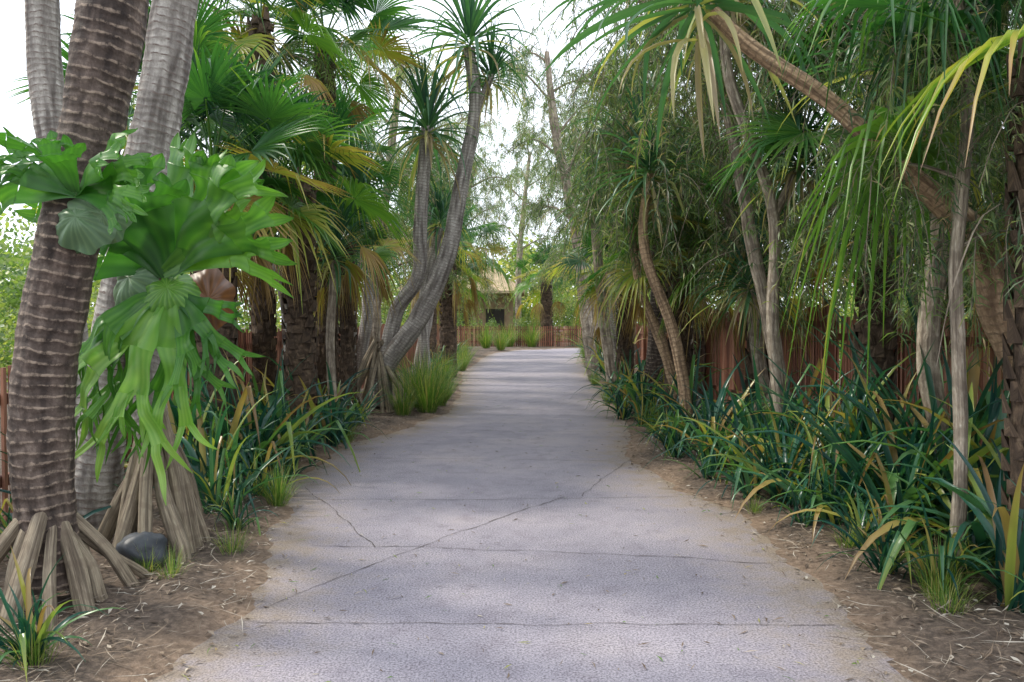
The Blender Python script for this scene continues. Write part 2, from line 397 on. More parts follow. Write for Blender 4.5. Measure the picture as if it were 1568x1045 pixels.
while y < 46.4:
    l = edge(LE, y) - .16; r = edge(RE, y) + .16; row = []
    for k in range(25):
        x = l + (r - l) * k / 24; dd = min(x - l, r - x); row.append(mb.p((x, y, .0), max(0, 1 - dd / .95)))
    if prev:
        for k in range(24): mb.face((prev[k], prev[k + 1], row[k + 1], row[k]), mi)
    prev = row; y += .12 if y < 16 else .3
path = obj('path', mb.mesh('path_mesh'))
m_joint, nt, out = new_mat('joint_gap'); p = N(nt, 'ShaderNodeBsdfPrincipled', Roughness=.95); p.inputs['Base Color'].default_value = (0.08, 0.065, 0.06, 1); nt.links.new(p.outputs[0], out.inputs[0])
mb = MB(); mi = mb.mi(m_joint)
def joint(a, b, w=.006, bow=0.):
    n = int((Vector(b) - Vector(a)).length / .04); prev = None; d = (Vector(b) - Vector(a)).normalized(); pr = Vector((-d.y, d.x)); of = U(0, 30)
    for i in range(n + 1):
        t = i / n; c = Vector(a).lerp(Vector(b), t) + pr * (bow * 4 * t * (1 - t) + .03 * noise.noise(Vector((t * 9, of, 0))) + .012 * noise.noise(Vector((t * 40, of, 0))))
        hw = w * (.25 + 1.3 * abs(noise.noise(Vector((t * 24, of, 4))))) / 2 * 1.4
        ids = (mb.p((c.x - pr.x * hw, c.y - pr.y * hw, .004)), mb.p((c.x + pr.x * hw, c.y + pr.y * hw, .004)))
        if prev: mb.face((prev[0], ids[0], ids[1], prev[1]), mi)
        prev = ids
joint((-1.3, 3.8), (1.6, 3.78)); joint((-1.35, 5.15), (1.62, 4.75), bow=.06); joint((-1.8, 6.5), (1.45, 6.6), bow=-.05)
joint((-1.3, 4.0), (.45, 6.6), .006, .05); joint((-1.9, 7.0), (-.9, 5.1), .006)
for yy in (8.4, 10.6, 13.2, 16.5, 20, 24, 29, 34): joint((edge(LE, yy), yy + .1), (edge(RE, yy), yy - .1), .009, .03)
joint((.6, 6.6), (1.3, 8.4), .006, .03)
obj('expansion_joints', mb.mesh('joint_mesh', False), path)

# ------------------------------------------------------------------ leaf litter
mb = MB(); mi = mb.mi(M_litter)
def litter(x, y, z, l, w, t, m=mi):
    az = U(0, 6.283); d = Vector((math.cos(az), math.sin(az), U(-.1, .25))).normalized(); s = Vector((-math.sin(az), math.cos(az), U(-.4, .4))).normalized()
    q = Vector((x, y, z)); c = q + d * l * .5 + Vector((0, 0, w * U(0, .5))) + s * l * U(-.12, .12)
    mb.face((mb.p(q, t), mb.p(c + s * w / 2, t), mb.p(q + d * l, t), mb.p(c - s * w / 2, t)), m)
cnt = 0
while cnt < 24000:
    y = 2.2 + 14 * U(0, 1) ** 1.7; x = U(-4.0, 4.0); e = outside(x, y)
    if e < .02: continue
    if R.random() > .35 + .65 * max(0, min(1, (e - .1) / .5)) * (.5 + noise.noise(Vector((x * 1.5, y * 1.5, 7)))):
        if R.random() < .7: continue
    long = R.random() < .6
    litter(x, y, gz(x, y) + U(.004, .025), U(.06, .26) if long else U(.02, .07), U(.002, .007) if long else U(.008, .024), U(0, .9) if R.random() < .85 else U(.9, 1)); cnt += 1
obj('leaf_litter', mb.mesh('litter_mesh', False))
mb = MB(); mi = mb.mi(M_litter); gi = mb.mi(M_grass)
for i in range(1200):
    y = 2.6 + 20 * U(0, 1) ** 1.7; l, r = edge(LE, y), edge(RE, y); u = U(0, 1)
    if R.random() < .65: u = u ** 3 if R.random() < .5 else 1 - u ** 3
    litter(l + (r - l) * u, y, .007, U(.015, .08), U(.003, .013), U(.1, 1), gi if R.random() < .25 else mi)
obj('fallen_leaves', mb.mesh('fallen_mesh', False))

# ------------------------------------------------------------------ trees
def empty(name, loc):
    e = bpy.data.objects.new(name, None); e.empty_display_size = .3; scene.collection.objects.link(e); e.location = loc; return e

def prop_roots(mb, c, z0, rad, n, r=.04, a0=0, a1=6.283, inner=.08, mat=None):
    for i in range(n):
        a = a0 + (a1 - a0) * (i + U(-.38, .38)) / n; rr = rad * U(.5, 1.2); z = z0 * U(.7, 1.1); r_ = r * U(.6, 1.2)
        ca, sa = math.cos(a), math.sin(a); x, y = c[0], c[1]; k = U(.3, .5); b = U(-.03, .03)
        gx, gy = x + ca * rr, y + sa * rr
        tube(mb, [(x + ca * inner * .6, y + sa * inner * .6, z + .05), (x + ca * (inner + (rr - inner) * k) - sa * b, y + sa * (inner + (rr - inner) * k) + ca * b, z * .6), (gx - ca * .04, gy - sa * .04, .12 * z0), (gx, gy, gz(gx, gy) - .05)], [r_ * .75, r_, r_ * 1.08, r_ * 1.0], mat or B_root, seg=14, n=18, bumpy=.11)

def pandanus(pts, radii, bark, heads, roots=None, ring=0, seg=12, extra=(), n=40):
    base = Vector(pts[0]); e = empty('pandanus_tree', base); mb = MB()
    tube(mb, pts, radii, bark, seg=seg, n=n, ring=ring)
    for q, rr in extra: tube(mb, q, rr, bark, seg=seg, n=n, ring=ring)
    obj('trunk', mb.mesh('trunk_mesh'), e, -base)
    if roots:
        mb = MB(); prop_roots(mb, *roots[:4], **(roots[4] if len(roots) > 4 else {})); obj('prop_roots', mb.mesh('roots_mesh'), e, -base)
    for k, h in enumerate(heads):
        obj('leaf_head', PHEAD[h[2] if len(h) > 2 else R.randrange(3)], e, Vector(h[0]) - base, (U(-.2, .2), U(-.2, .2), U(0, 6.28)), h[1])
    return e

pandanus([(-2.40, 4.0, .12), (-2.46, 4.0, .8), (-2.41, 4.0, 1.41), (-2.29, 4.0, 1.99), (-2.16, 4.0, 2.57), (-2.05, 4.0, 3.18), (-1.97, 4.05, 4.1), (-1.95, 4.1, 5.2)],
         [.13, .15, .15, .145, .15, .16, .15, .13], B_dark, [((-1.95, 4.1, 5.4), 1.1)], ((-2.40, 4.0), .52, .44, 11, dict(r=.040, inner=.10)), ring=.03, seg=44)
pandanus([(-2.90, 5.35, 0), (-2.87, 5.3, .4), (-2.74, 5.25, 1.21), (-2.56, 5.2, 2.0), (-2.40, 5.2, 2.8), (-2.29, 5.2, 3.42), (-2.18, 5.2, 4.3), (-2.1, 5.2, 5.6)],
         [.17, .16, .15, .15, .145, .14, .135, .12], B_grey, [((-2.1, 5.2, 5.8), 1.1)], ((-2.36, 5.05), .88, .38, 14, dict(r=.042, inner=.08)), ring=.028, seg=34,
         extra=[([(-2.36, 5.05, .6), (-2.42, 5.08, 1.0), (-2.47, 5.13, 1.5), (-2.55, 5.18, 2.05)], [.10, .11, .11, .11])])
pandanus([(-3.35, 6, 0), (-3.45, 6, 1.5), (-3.5, 6, 2.5), (-3.62, 6, 3.5), (-3.66, 6, 5.4)], [.14, .12, .12, .12, .11], B_grey, [((-3.66, 6, 5.6), 1.0)], ring=.03, seg=20)
pandanus([(-2.2, 13, .1), (-2.14, 13, .78), (-1.59, 13, 1.55), (-1.09, 13, 2.66), (-.87, 13, 3.77), (-.62, 13, 5.09), (-.72, 13, 6.1)],
         [.16, .18, .165, .15, .13, .11, .10], B_grey, [((-.72, 13, 6.3), 1.25), ((-1.42, 13, 4.85), 1.3), ((-.35, 13.1, 5.7), .8)],
         ((-2.25, 12.9), 1.1, .65, 16, dict(r=.05, inner=.1)), ring=0, seg=14,
         extra=[([(-2.14, 13, .78), (-1.98, 13.1, 1.67), (-1.59, 13.1, 2.33), (-1.54, 13, 3.32), (-1.42, 13, 4.8)], [.14, .13, .125, .115, .11]),
                ([(-.62, 13, 5.05), (-.5, 13.05, 5.3), (-.35, 13.1, 5.7)], [.07, .06, .06])])
pandanus([(-2.7, 12.6, 0), (-2.68, 12.6, 1.2), (-2.6, 12.6, 2.6), (-2.5, 12.6, 3.4)], [.14, .13, .12, .11], B_grey, [((-2.5, 12.6, 3.6), 1.0)], ((-2.7, 12.6), .6, .4, 10, dict(r=.04, inner=.1)))
pandanus([(-2.25, 9.8, 0), (-2.32, 9.8, 1.2), (-2.28, 9.9, 2.3)], [.06, .055, .05], B_pale, [((-2.28, 9.9, 2.4), .7)])
pandanus([(-3.3, 16, 0), (-3.0, 16, 2), (-3.2, 16, 4.2)], [.13, .12, .11], B_grey, [((-3.2, 16, 4.4), 1.3)])
pandanus([(-2.4, 19, 0), (-2.0, 19, 2.5), (-2.2, 19, 5.2)], [.14, .13, .11], B_grey, [((-2.2, 19, 5.4), 1.3), ((-1.7, 19, 4.2), 1.1)])
pandanus([(-1.9, 17, 0), (-1.95, 17, 2.0), (-1.6, 17, 3.6)], [.13, .12, .10], B_grey, [((-1.6, 17, 3.8), 1.0)])
pandanus([(-3.2, 10.4, 0), (-3.0, 10.4, 1.2), (-3.2, 10.4, 2.6)], [.10, .09, .08], B_grey, [((-3.2, 10.4, 2.8), .9)], ((-3.2, 10.4), .5, .3, 9, dict(r=.035)))
# right side leaning pandanus
pandanus([(3.6, 4.9, 0), (3.3, 4.8, 1.0), (3.02, 4.75, 1.56), (2.80, 4.7, 2.05), (2.40, 4.7, 2.42), (1.95, 4.75, 2.86), (1.5, 4.9, 3.25), (1.3, 5.0, 3.5)],
         [.14, .13, .115, .09, .06, .052, .05, .045], B_tan, [((1.2, 5.1, 3.72), 1.05, 1)], ring=.03, seg=24,
         extra=[([(3.02, 4.75, 1.6), (3.3, 4.9, 2.3), (3.3, 5.0, 3.2)], [.10, .09, .08])])
pandanus([(2.2, 12.2, 0), (2.3, 12, 2.2), (2.05, 12, 4.2)], [.15, .13, .11], B_dark, [((2.02, 12, 4.4), 1.3), ((2.6, 12, 3.6), 1.0)])
pandanus([(2.75, 7.6, 0), (2.55, 7.5, 1.4), (2.5, 7.4, 2.6), (2.05, 7.3, 3.8), (2.0, 7.3, 4.6)], [.07, .06, .055, .05, .045], B_pale, [((2.0, 7.3, 4.7), 1.1), ((2.75, 7.4, 3.1), .85, 2)],
         extra=[([(2.5, 7.4, 2.5), (2.65, 7.4, 2.8), (2.75, 7.4, 3.05)], [.045, .04, .04])])
pandanus([(2.5, 17, 0), (2.2, 17, 2.2), (2.4, 17, 4.4)], [.15, .13, .11], B_grey, [((2.4, 17, 4.6), 1.2)])
pandanus([(3.5, 5.9, 0), (3.2, 5.9, 1.2), (3.3, 5.9, 2.6), (2.95, 5.8, 3.4)], [.09, .08, .075, .06], B_pale, [((2.9, 5.8, 3.5), .9)])
pandanus([(2.9, 9.0, 0), (3.1, 9.0, .9), (2.85, 9, 1.9)], [.08, .07, .06], B_pale, [((2.8, 9, 2.0), .9)], ((2.9, 9.0), .5, .3, 9, dict(r=.03)))
pandanus([(2.2, 9.4, 0), (2.0, 9.4, 1.3), (1.6, 9.3, 2.4), (1.65, 9.3, 3.3)], [.075, .07, .06, .055], B_tan, [((1.65, 9.3, 3.4), .85)])
pandanus([(2.0, 15, 0), (1.75, 15, 2.0), (1.6, 15, 3.6)], [.11, .10, .09], B_pale, [((1.6, 15, 3.8), 1.0)])

def fan_palm(x, y, h, r, sc, k, lean=(0, 0), rot=None):
    base = Vector((x, y, gz(x, y) - .03)); e = empty('fan_palm_tree', base); mb = MB()
    tube(mb, [(0, 0, 0), (lean[0] * .4, lean[1] * .4, h * .5), (lean[0], lean[1], h)], [r * 1.15, r * .85, r * .9], B_palm, seg=16, n=40, bumpy=.12)
    mi = mb.mi(B_palm); cnt = int(h * 42)
    for i in range(cnt):
        f = i / cnt; z = h * f; a = i * 2.399; ca, sa = math.cos(a), math.sin(a); c = Vector((lean[0] * f, lean[1] * f, z)); o = Vector((ca, sa, 0)); s = Vector((-sa, ca, 0))
        w = r * .42; L = U(.08, .17); rr = r * .85; off = U(0, 9)
        pts = [c + o * rr - s * w, c + o * rr * 1.02 + s * w, c + o * (rr + .05) + s * w * .5 + UP * L, c + o * (rr + .05) - s * w * .5 + UP * L,
               c + o * (rr + .045) - s * w * .6, c + o * (rr + .045) + s * w * .6]
        ids = [mb.p(q, 0, (off + j * .3, j * .2, z)) for j, q in enumerate(pts)]
        mb.face((ids[4], ids[5], ids[2], ids[3]), mi); mb.face((ids[0], ids[4], ids[3]), mi); mb.face((ids[5], ids[1], ids[2]), mi); mb.face((ids[0], ids[1], ids[5], ids[4]), mi)
    obj('trunk', mb.mesh('palm_trunk_mesh', False), e)
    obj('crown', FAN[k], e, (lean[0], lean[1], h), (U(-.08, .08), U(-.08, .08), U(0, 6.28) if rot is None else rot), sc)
for a in [(-3.1, 8.0, 3.1, .21, 1.0, 0), (-2.6, 9.4, 3.2, .19, .95, 1), (-4.3, 9.5, 4.2, .2, 1.0, 0), (-2.45, 11.4, 2.6, .12, .7, 2), (-3.5, 10.8, 5.7, .16, 1.0, 1), (-3.0, 12.4, 6.0, .15, 1.1, 0),
          (-1.75, 21, 3.6, .22, 1.2, 2), (-2.8, 26, 4.6, .24, 1.3, 0), (-3.5, 14.5, 4.6, .2, 1.1, 1), (-2.3, 29, 3.2, .2, 1.2, 2),
          (2.35, 10.8, 2.7, .18, .9, 1), (3.3, 14, 3.8, .2, 1.1, 0), (2.9, 22, 3.4, .22, 1.2, 2), (2.3, 15.6, 2.6, .16, .95, 0), (3.8, 31, 4.3, .24, 1.4, 0), (2.2, 48.8, 4.4, .4, 1.7, 1), (-2.9, 35, 4.4, .26, 1.4, 1),
          (2.8, 4.15, 2.95, .09, .85, 3), (3.5, 7.4, 3.4, .17, 1.0, 1), (3.3, 10.2, 2.4, .17, .9, 2)]:
    fan_palm(*a)

def weeping_tree(pts, radii, nl, spread, bark=None, cs=1.0, lo=.4, k=3, rise=.35, dt=0.):
    base = Vector(pts[0]); e = empty('weeping_tree', base); mb = MB()
    C = tube(mb, pts, radii, bark or B_pale, seg=10, n=30, bumpy=.14)
    places = []
    for i in range(nl):
        t = lo + (1 - lo) * (i + U(0, 1)) / nl; s = C[min(30, int(t * 30))]; az = i * 2.399 + U(-.4, .4); L = spread * U(.5, 1.15)
        o = Vector((math.cos(az), math.sin(az), 0)); a = s + o * L * .5 + UP * L * rise * U(.6, 1.4); b = s + o * L + UP * L * rise * U(.2, 1.1)
        r = radii[-1] * .6
        D = tube(mb, [s, a, b], [r, r * .6, r * .25], bark or B_pale, seg=6, n=8, bumpy=.15)
        for j in range(k): places.append(D[min(8, int((.35 + .65 * (j + 1) / k) * 8))] + Vector((U(-.15, .15), U(-.15, .15), U(-.05, .15))))
    obj('trunk', mb.mesh('weep_trunk_mesh'), e, -base)
    parts = []
    for q in places:
        s_ = cs * U(.7, 1.3); M_ = Matrix.Translation(q - base) @ Euler((U(-.12, .12), U(-.12, .12), U(0, 6.28))).to_matrix().to_4x4() @ Matrix.Diagonal((s_, s_, s_ * U(.8, 1.2), 1))
        parts.append((WEEP[R.randrange(3)], M_, dt + U(-.16, .18)))
    obj('foliage', merged('weep_foliage', parts), e)
weeping_tree([(3.0, 8.2, 0), (2.83, 8.2, 1.1), (2.56, 8.2, 2.34), (2.35, 8.2, 3.44), (2.14, 8.2, 4.4), (2.0, 8.2, 5.4)], [.085, .08, .07, .06, .045, .03], 9, 1.0, lo=.62, dt=.05)
weeping_tree([(2.35, 10.2, 0), (2.0, 10.2, 1.2), (1.7, 10.2, 2.0), (1.55, 10.2, 3.2), (1.6, 10.2, 4.6)], [.075, .07, .06, .045, .03], 8, .8, B_tan, lo=.62)
weeping_tree([(2.56, 4.4, 0), (2.58, 4.4, .9), (2.54, 4.4, 1.8), (2.65, 4.5, 2.8), (2.6, 4.6, 3.8)], [.04, .036, .034, .03, .025], 8, .6, lo=.55, cs=.7, dt=-.05)
weeping_tree([(2.15, 20, 0), (2.0, 20, 1.1), (1.63, 20, 4.1), (1.12, 20, 6.5), (.9, 20, 8.5)], [.17, .16, .14, .12, .06], 10, 1.9, cs=1.3, lo=.45)
weeping_tree([(3.7, 6.9, 0), (3.75, 6.9, 1.3), (3.3, 6.9, 2.6), (3.1, 6.8, 4.4)], [.07, .06, .05, .035], 13, 1.0, lo=.42, dt=.05)
weeping_tree([(4.0, 5.8, 0), (3.9, 5.8, 2), (3.9, 5.8, 4.5)], [.1, .08, .05], 11, 1.0, lo=.35)
weeping_tree([(3.3, 9.8, 0), (3.0, 9.8, 2), (2.5, 9.8, 4), (2.3, 9.8, 6)], [.10, .085, .07, .05], 20, 1.3, lo=.3, cs=1.0, dt=.05)
weeping_tree([(3.0, 13, 0), (2.8, 13, 3), (2.3, 13, 6.5)], [.13, .11, .06], 17, 1.6, cs=1.1, lo=.3)
weeping_tree([(4.2, 26, 0), (3.8, 26, 4), (3.2, 26, 8.5)], [.2, .16, .08], 12, 2.4, cs=1.7, lo=.3)
weeping_tree([(-3.2, 17.5, 0), (-3.0, 17.5, 3), (-2.5, 17.5, 7.5)], [.14, .11, .07], 13, 1.8, cs=1.1, lo=.42)
weeping_tree([(-4.6, 12, 0), (-4.4, 12, 3), (-4.1, 12, 6)], [.15, .12, .07], 8, 1.4, cs=1.0, lo=.4)
weeping_tree([(-3.8, 29, 0), (-3.4, 29, 4), (-2.4, 29, 9)], [.2, .16, .08], 12, 2.3, cs=1.6, lo=.35)
weeping_tree([(3.9, 36, 0), (3.6, 36, 5), (2.8, 36, 11)], [.25, .2, .1], 11, 2.8, cs=2.0, lo=.3)
weeping_tree([(-3.6, 41, 0), (-3.0, 41, 5), (-2.0, 41, 10)], [.25, .2, .1], 11, 2.7, cs=2.0, lo=.35)
weeping_tree([(.4, 52, 0), (.5, 52, 6), (1.2, 52, 13)], [.25, .2, .1], 8, 3.4, cs=2.2, lo=.5, dt=.15)
weeping_tree([(5.0, 8.6, 0), (4.8, 8.6, 3), (4.4, 8.6, 6)], [.13, .11, .06], 13, 1.5, cs=1.1, lo=.3)

# ------------------------------------------------------------------ under-storey
def strap(x, y, s, k=None):
    obj('strap_leaf_plant', STRAP[R.randrange(4) if k is None else k], None, (x, y, gz(x, y) - .02), (U(-.1, .1), U(-.1, .1), U(0, 6.28)), (s, s, s * U(.95, 1.25)))
for x, y, s in [(-2.3, 5.9, .8), (-2.55, 6.3, 1.1), (-2.15, 6.6, .75), (-2.9, 6.7, 1.3), (-2.5, 7.3, 1.1), (-2.75, 7.9, 1.3), (-2.4, 8.5, 1.1), (-2.2, 9.3, .9), (-3.2, 7.4, 1.4), (-2.9, 9, 1.2), (-3.3, 5.6, 1.0), (-2.9, 4.6, .7), (-2.08, 3.3, .42, 3)[:3], (-2.2, 7.3, .7),
                (-2.2, 10.8, .6), (-2.9, 11.6, .9), (-2.2, 6.1, .5), (-1.75, 15.5, .8), (-2, 17.5, .9), (-2, 20, 1.1), (-2.2, 24, 1.2), (-2.3, 31, 1.3), (-2.6, 6.9, 1.3), (-2.35, 7.9, 1.1), (-2.6, 9.9, 1.0), (-2.0, 5.5, .4),
                (1.85, 12.8, 1.0), (2.0, 11.6, 1.1), (1.85, 10.9, .8), (2.3, 9.9, 1.2), (1.9, 9.7, .8), (2.2, 13.8, 1.1), (2.3, 15.2, 1.1), (2.3, 17, 1.0), (2.6, 19, 1.2), (2.7, 23, 1.2), (3.2, 29, 1.3), (1.75, 11.9, .8), (2.5, 12.5, 1.4),
                (2.0, 7.6, .9), (2.1, 7.0, .8), (2.55, 7.7, 1.3), (2.2, 6.2, .85), (2.75, 6.6, 1.4), (2.5, 5.7, 1.1), (3.1, 6.1, 1.4), (2.7, 5.3, 1.2), (2.5, 5.0, .9), (3.2, 5.5, 1.5), (2.3, 5.5, .8), (2.8, 4.5, 1.1), (2.55, 8.8, 1.2), (3.3, 7.6, 1.3), (3.0, 9.6, 1.3), (2.6, 3.9, .8), (3.2, 4.4, 1.3), (3.6, 6.5, 1.5), (2.15, 8.3, .9),
                (2.45, 6.9, 1.2), (2.9, 7.2, 1.4), (2.85, 5.9, 1.4), (3.0, 4.9, 1.4), (2.45, 7.3, 1.1), (2.0, 6.4, .65), (1.75, 8.3, .7), (2.55, 6.1, 1.3), (3.6, 5.3, 1.5), (2.8, 3.6, .9), (2.25, 4.9, .6), (2.1, 5.5, .6), (1.85, 7.2, .6), (1.95, 9.0, .8), (3.1, 6.7, 1.5), (2.2, 4.5, .5), (2.35, 4.2, .6)]:
    strap(x, y, s)
def grass(x, y, s, k=None): obj('grass_clump', GRASS[R.randrange(3) if k is None else k], None, (x, y, gz(x, y) - .01), (0, 0, U(0, 6.28)), s)
for x, y, s, k in [(-1.4, 12.7, 1.2, 0), (-1.7, 13.2, 1.3, 0), (-1.3, 13.6, 1.1, 0), (-1.75, 12.3, 1.0, 2), (-1.3, 14.8, .9, 2), (-1.6, 24, 1.1, 0), (-1.7, 27, 1.2, 0), (-1.7, 22, 1, 0), (2.4, 23, 1.0, 0), (2.8, 26, 1.2, 0), (3.2, 33, 1.3, 0),
                   (-1.95, 4.35, .5, 1), (-1.8, 4.9, .6, 1), (-2.15, 4.5, .5, 1), (-2.05, 3.25, .6, 1), (2.2, 3.85, .6, 1), (2.3, 4.1, .6, 2), (2.15, 4.9, .5, 1), (-1.9, 6.2, .6, 2), (-1.5, 44, 1.8, 0), (-.2, 46.6, 2, 0), (1.2, 46.8, 2, 0), (-.6, 41, 1.6, 0), (2.0, 18.5, .7, 2), (1.8, 14.3, .7, 2), (-2.1, 9.6, .8, 2), (1.9, 10.3, .7, 2), (1.9, 6.0, .45, 1), (-1.65, 16, .9, 0), (-1.6, 18.5, 1, 0)]:
    grass(x, y, s, k)

def shrub(x, y, s, h=1.0):
    obj('shrub', BUSH[R.randrange(2)], None, (x, y, s * h * .75), (0, 0, U(0, 6.28)), (s, s, s * h))
for x, y, s in [(-7, 13, 1.0), (-8.5, 11, 1.3), (-10, 15, 1.8), (-6, 17, 1.3), (-5.5, 21, 1.3), (-12, 19, 2.0), (-5, 26, 1.5), (7.5, 12, 1.3), (7, 17, 1.4), (6.3, 22, 1.5), (7, 30, 2.0), (-6, 32, 2), (-5.5, 39, 2.0),
                (-3.2, 49, 1.7), (-1.5, 49.6, 1.2), (.6, 49.3, 1.2), (4.2, 49.5, 1.8), (6.5, 49, 2.0), (-5.5, 49.5, 1.9), (3.0, 53, 2.2), (.8, 57, 1.9)]:
    shrub(x, y, s)
parts = []
for i in range(90):
    a = math.radians(U(-62, 62)); d = U(60, 80) if abs(a) < .35 else U(26, 50); s = U(2.2, 3.6) * (d / 50 + .3)
    x, y = math.sin(a) * d, math.cos(a) * d
    if abs(x) < 7 and y < 57: continue
    parts.append((BUSHB[R.randrange(2)], Matrix.Translation((x, y, U(.4, 1.2) * s * .8)) @ Matrix.Rotation(U(0, 6.28), 4, 'Z') @ Matrix.Diagonal((s, s, s * U(.8, 1.2), 1)), U(0, .35)))
obj('distant_trees', merged('distant_trees_mesh', parts))

# ------------------------------------------------------------------ fences
m_fence, nt, out = new_mat('fence_wood')
at = N(nt, 'ShaderNodeAttribute', attribute_name='tint'); geo = N(nt, 'ShaderNodeNewGeometry')
nz = N(nt, 'ShaderNodeTexNoise', Scale=14.0, Detail=5.0); mp = N(nt, 'ShaderNodeMapping'); mp.inputs['Scale'].default_value = (1, 1, .12)
nt.links.new(geo.outputs['Position'], mp.inputs[0]); nt.links.new(mp.outputs[0], nz.inputs['Vector'])
r1 = ramp(nt, at.outputs['Fac'], [(0, (0.13, 0.05, 0.033)), (.5, (0.31, 0.12, 0.068)), (1, (0.45, 0.23, 0.15))]); r2 = ramp(nt, nz.outputs[0], [(.3, (.5, .5, .5)), (.7, (1.2, 1.2, 1.2))])
p = N(nt, 'ShaderNodeBsdfPrincipled', Roughness=.8); nt.links.new(mix(nt, 1.0, r1.outputs[0], r2.outputs[0], 'MULTIPLY'), p.inputs['Base Color']); nt.links.new(p.outputs[0], out.inputs[0])
def box(mb, c, d, l, w, z0, z1, mi, t):
    d = Vector((d[0], d[1], 0)).normalized(); s = Vector((-d.y, d.x, 0)); c = Vector((c[0], c[1], 0)); ids = []
    for z in (z0, z1):
        for a, b in ((-1, -1), (1, -1), (1, 1), (-1, 1)): ids.append(mb.p(c + d * a * l / 2 + s * b * w / 2 + UP * z, t))
    for q in ((0, 1, 2, 3), (4, 7, 6, 5), (0, 4, 5, 1), (1, 5, 6, 2), (2, 6, 7, 3), (3, 7, 4, 0)): mb.face(tuple(ids[i] for i in q), mi)
def fence(a, b, h=1.3, gap=.075, pw=.045, name='wooden_fence'):
    a = Vector(a); b = Vector(b); L = (b - a).length; d = (b - a).normalized(); mb = MB(); mi = mb.mi(m_fence); s = Vector((-d.y, d.x)); n = int(L / gap)
    for i in range(n):
        c = a + d * (i * gap + U(-.006, .006)); box(mb, c, d, pw * U(.8, 1.15), .02, .05, h + U(-.04, .04), mi, U(0, 1))
    for z in (.3, h - .25):
        c = (a + b) / 2 + s * .035; box(mb, c, d, L, .045, z, z + .08, mi, .2)
    for i in range(int(L / 2.4) + 1):
        c = a + d * min(L, i * 2.4) + s * .11; box(mb, c, d, .1, .1, 0, h + .08, mi, .3)
    obj(name, mb.mesh('fence_mesh', False))
fence((-3.8, 7.5), (-3.3, 16), 1.4); fence((-3.3, 16), (-3.6, 44), 1.4)
fence((-3.45, 3.2), (-3.9, 7.4), 1.15, .1)
fence((4.1, 3.0), (3.9, 9.2), 1.55); fence((3.9, 9.2), (3.6, 16), 1.7); fence((3.6, 16), (5.2, 38), 1.4)
fence((-8, 47.8), (9, 47.4), 1.3, .12, .08)

# ------------------------------------------------------------------ pavilion
def flat(name, col, rough=.7):
    m, nt, out = new_mat(name); g = N(nt, 'ShaderNodeNewGeometry'); nz = N(nt, 'ShaderNodeTexNoise', Scale=3.0, Detail=5.0); nt.links.new(g.outputs['Position'], nz.inputs['Vector'])
    r = ramp(nt, nz.outputs[0], [(.3, tuple(c * .75 for c in col)), (.7, tuple(c * 1.1 for c in col))]); p = N(nt, 'ShaderNodeBsdfPrincipled', Roughness=rough)
    nt.links.new(r.outputs[0], p.inputs['Base Color']); nt.links.new(p.outputs[0], out.inputs[0]); return m
pav = empty('garden_pavilion', (-3.6, 55, 0))
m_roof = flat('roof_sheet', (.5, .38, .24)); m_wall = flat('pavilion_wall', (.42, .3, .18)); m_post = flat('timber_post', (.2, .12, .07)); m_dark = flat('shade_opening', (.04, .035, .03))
mb = MB(); mi = mb.mi(m_roof)
q = [(-4.5, -3, 3.7), (4.5, -3, 3.7), (4.5, 3, 3.7), (-4.5, 3, 3.7), (-1.0, 0, 5.9), (1.6, 0, 5.9)]; ids = [mb.p(c) for c in q]; lo_ = [mb.p((c[0], c[1], c[2] - .18)) for c in q[:4]]
for f in ((0, 1, 5, 4), (2, 3, 4, 5), (1, 2, 5), (3, 0, 4)): mb.face(tuple(ids[i] for i in f), mi)
for i in range(4): mb.face((lo_[i], lo_[(i + 1) % 4], ids[(i + 1) % 4], ids[i]), mi)
mb.face(tuple(lo_[::-1]), mi); obj('roof', mb.mesh('roof_mesh', False), pav)
mb = MB(); mi = mb.mi(m_wall); box(mb, (0, 1.0), (1, 0), 7.4, 3.2, 0, 3.51, mi, 0); obj('walls', mb.mesh('wall_mesh', False), pav)
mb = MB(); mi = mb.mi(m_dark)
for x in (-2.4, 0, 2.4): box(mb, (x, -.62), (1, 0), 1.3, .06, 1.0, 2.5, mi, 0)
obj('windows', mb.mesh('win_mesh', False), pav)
mb = MB(); mi = mb.mi(m_post)
for x in (-4, -1.4, 1.4, 4): box(mb, (x, -2.6), (1, 0), .2, .2, 0, 3.51, mi, 0)
obj('posts', mb.mesh('post_mesh', False), pav)

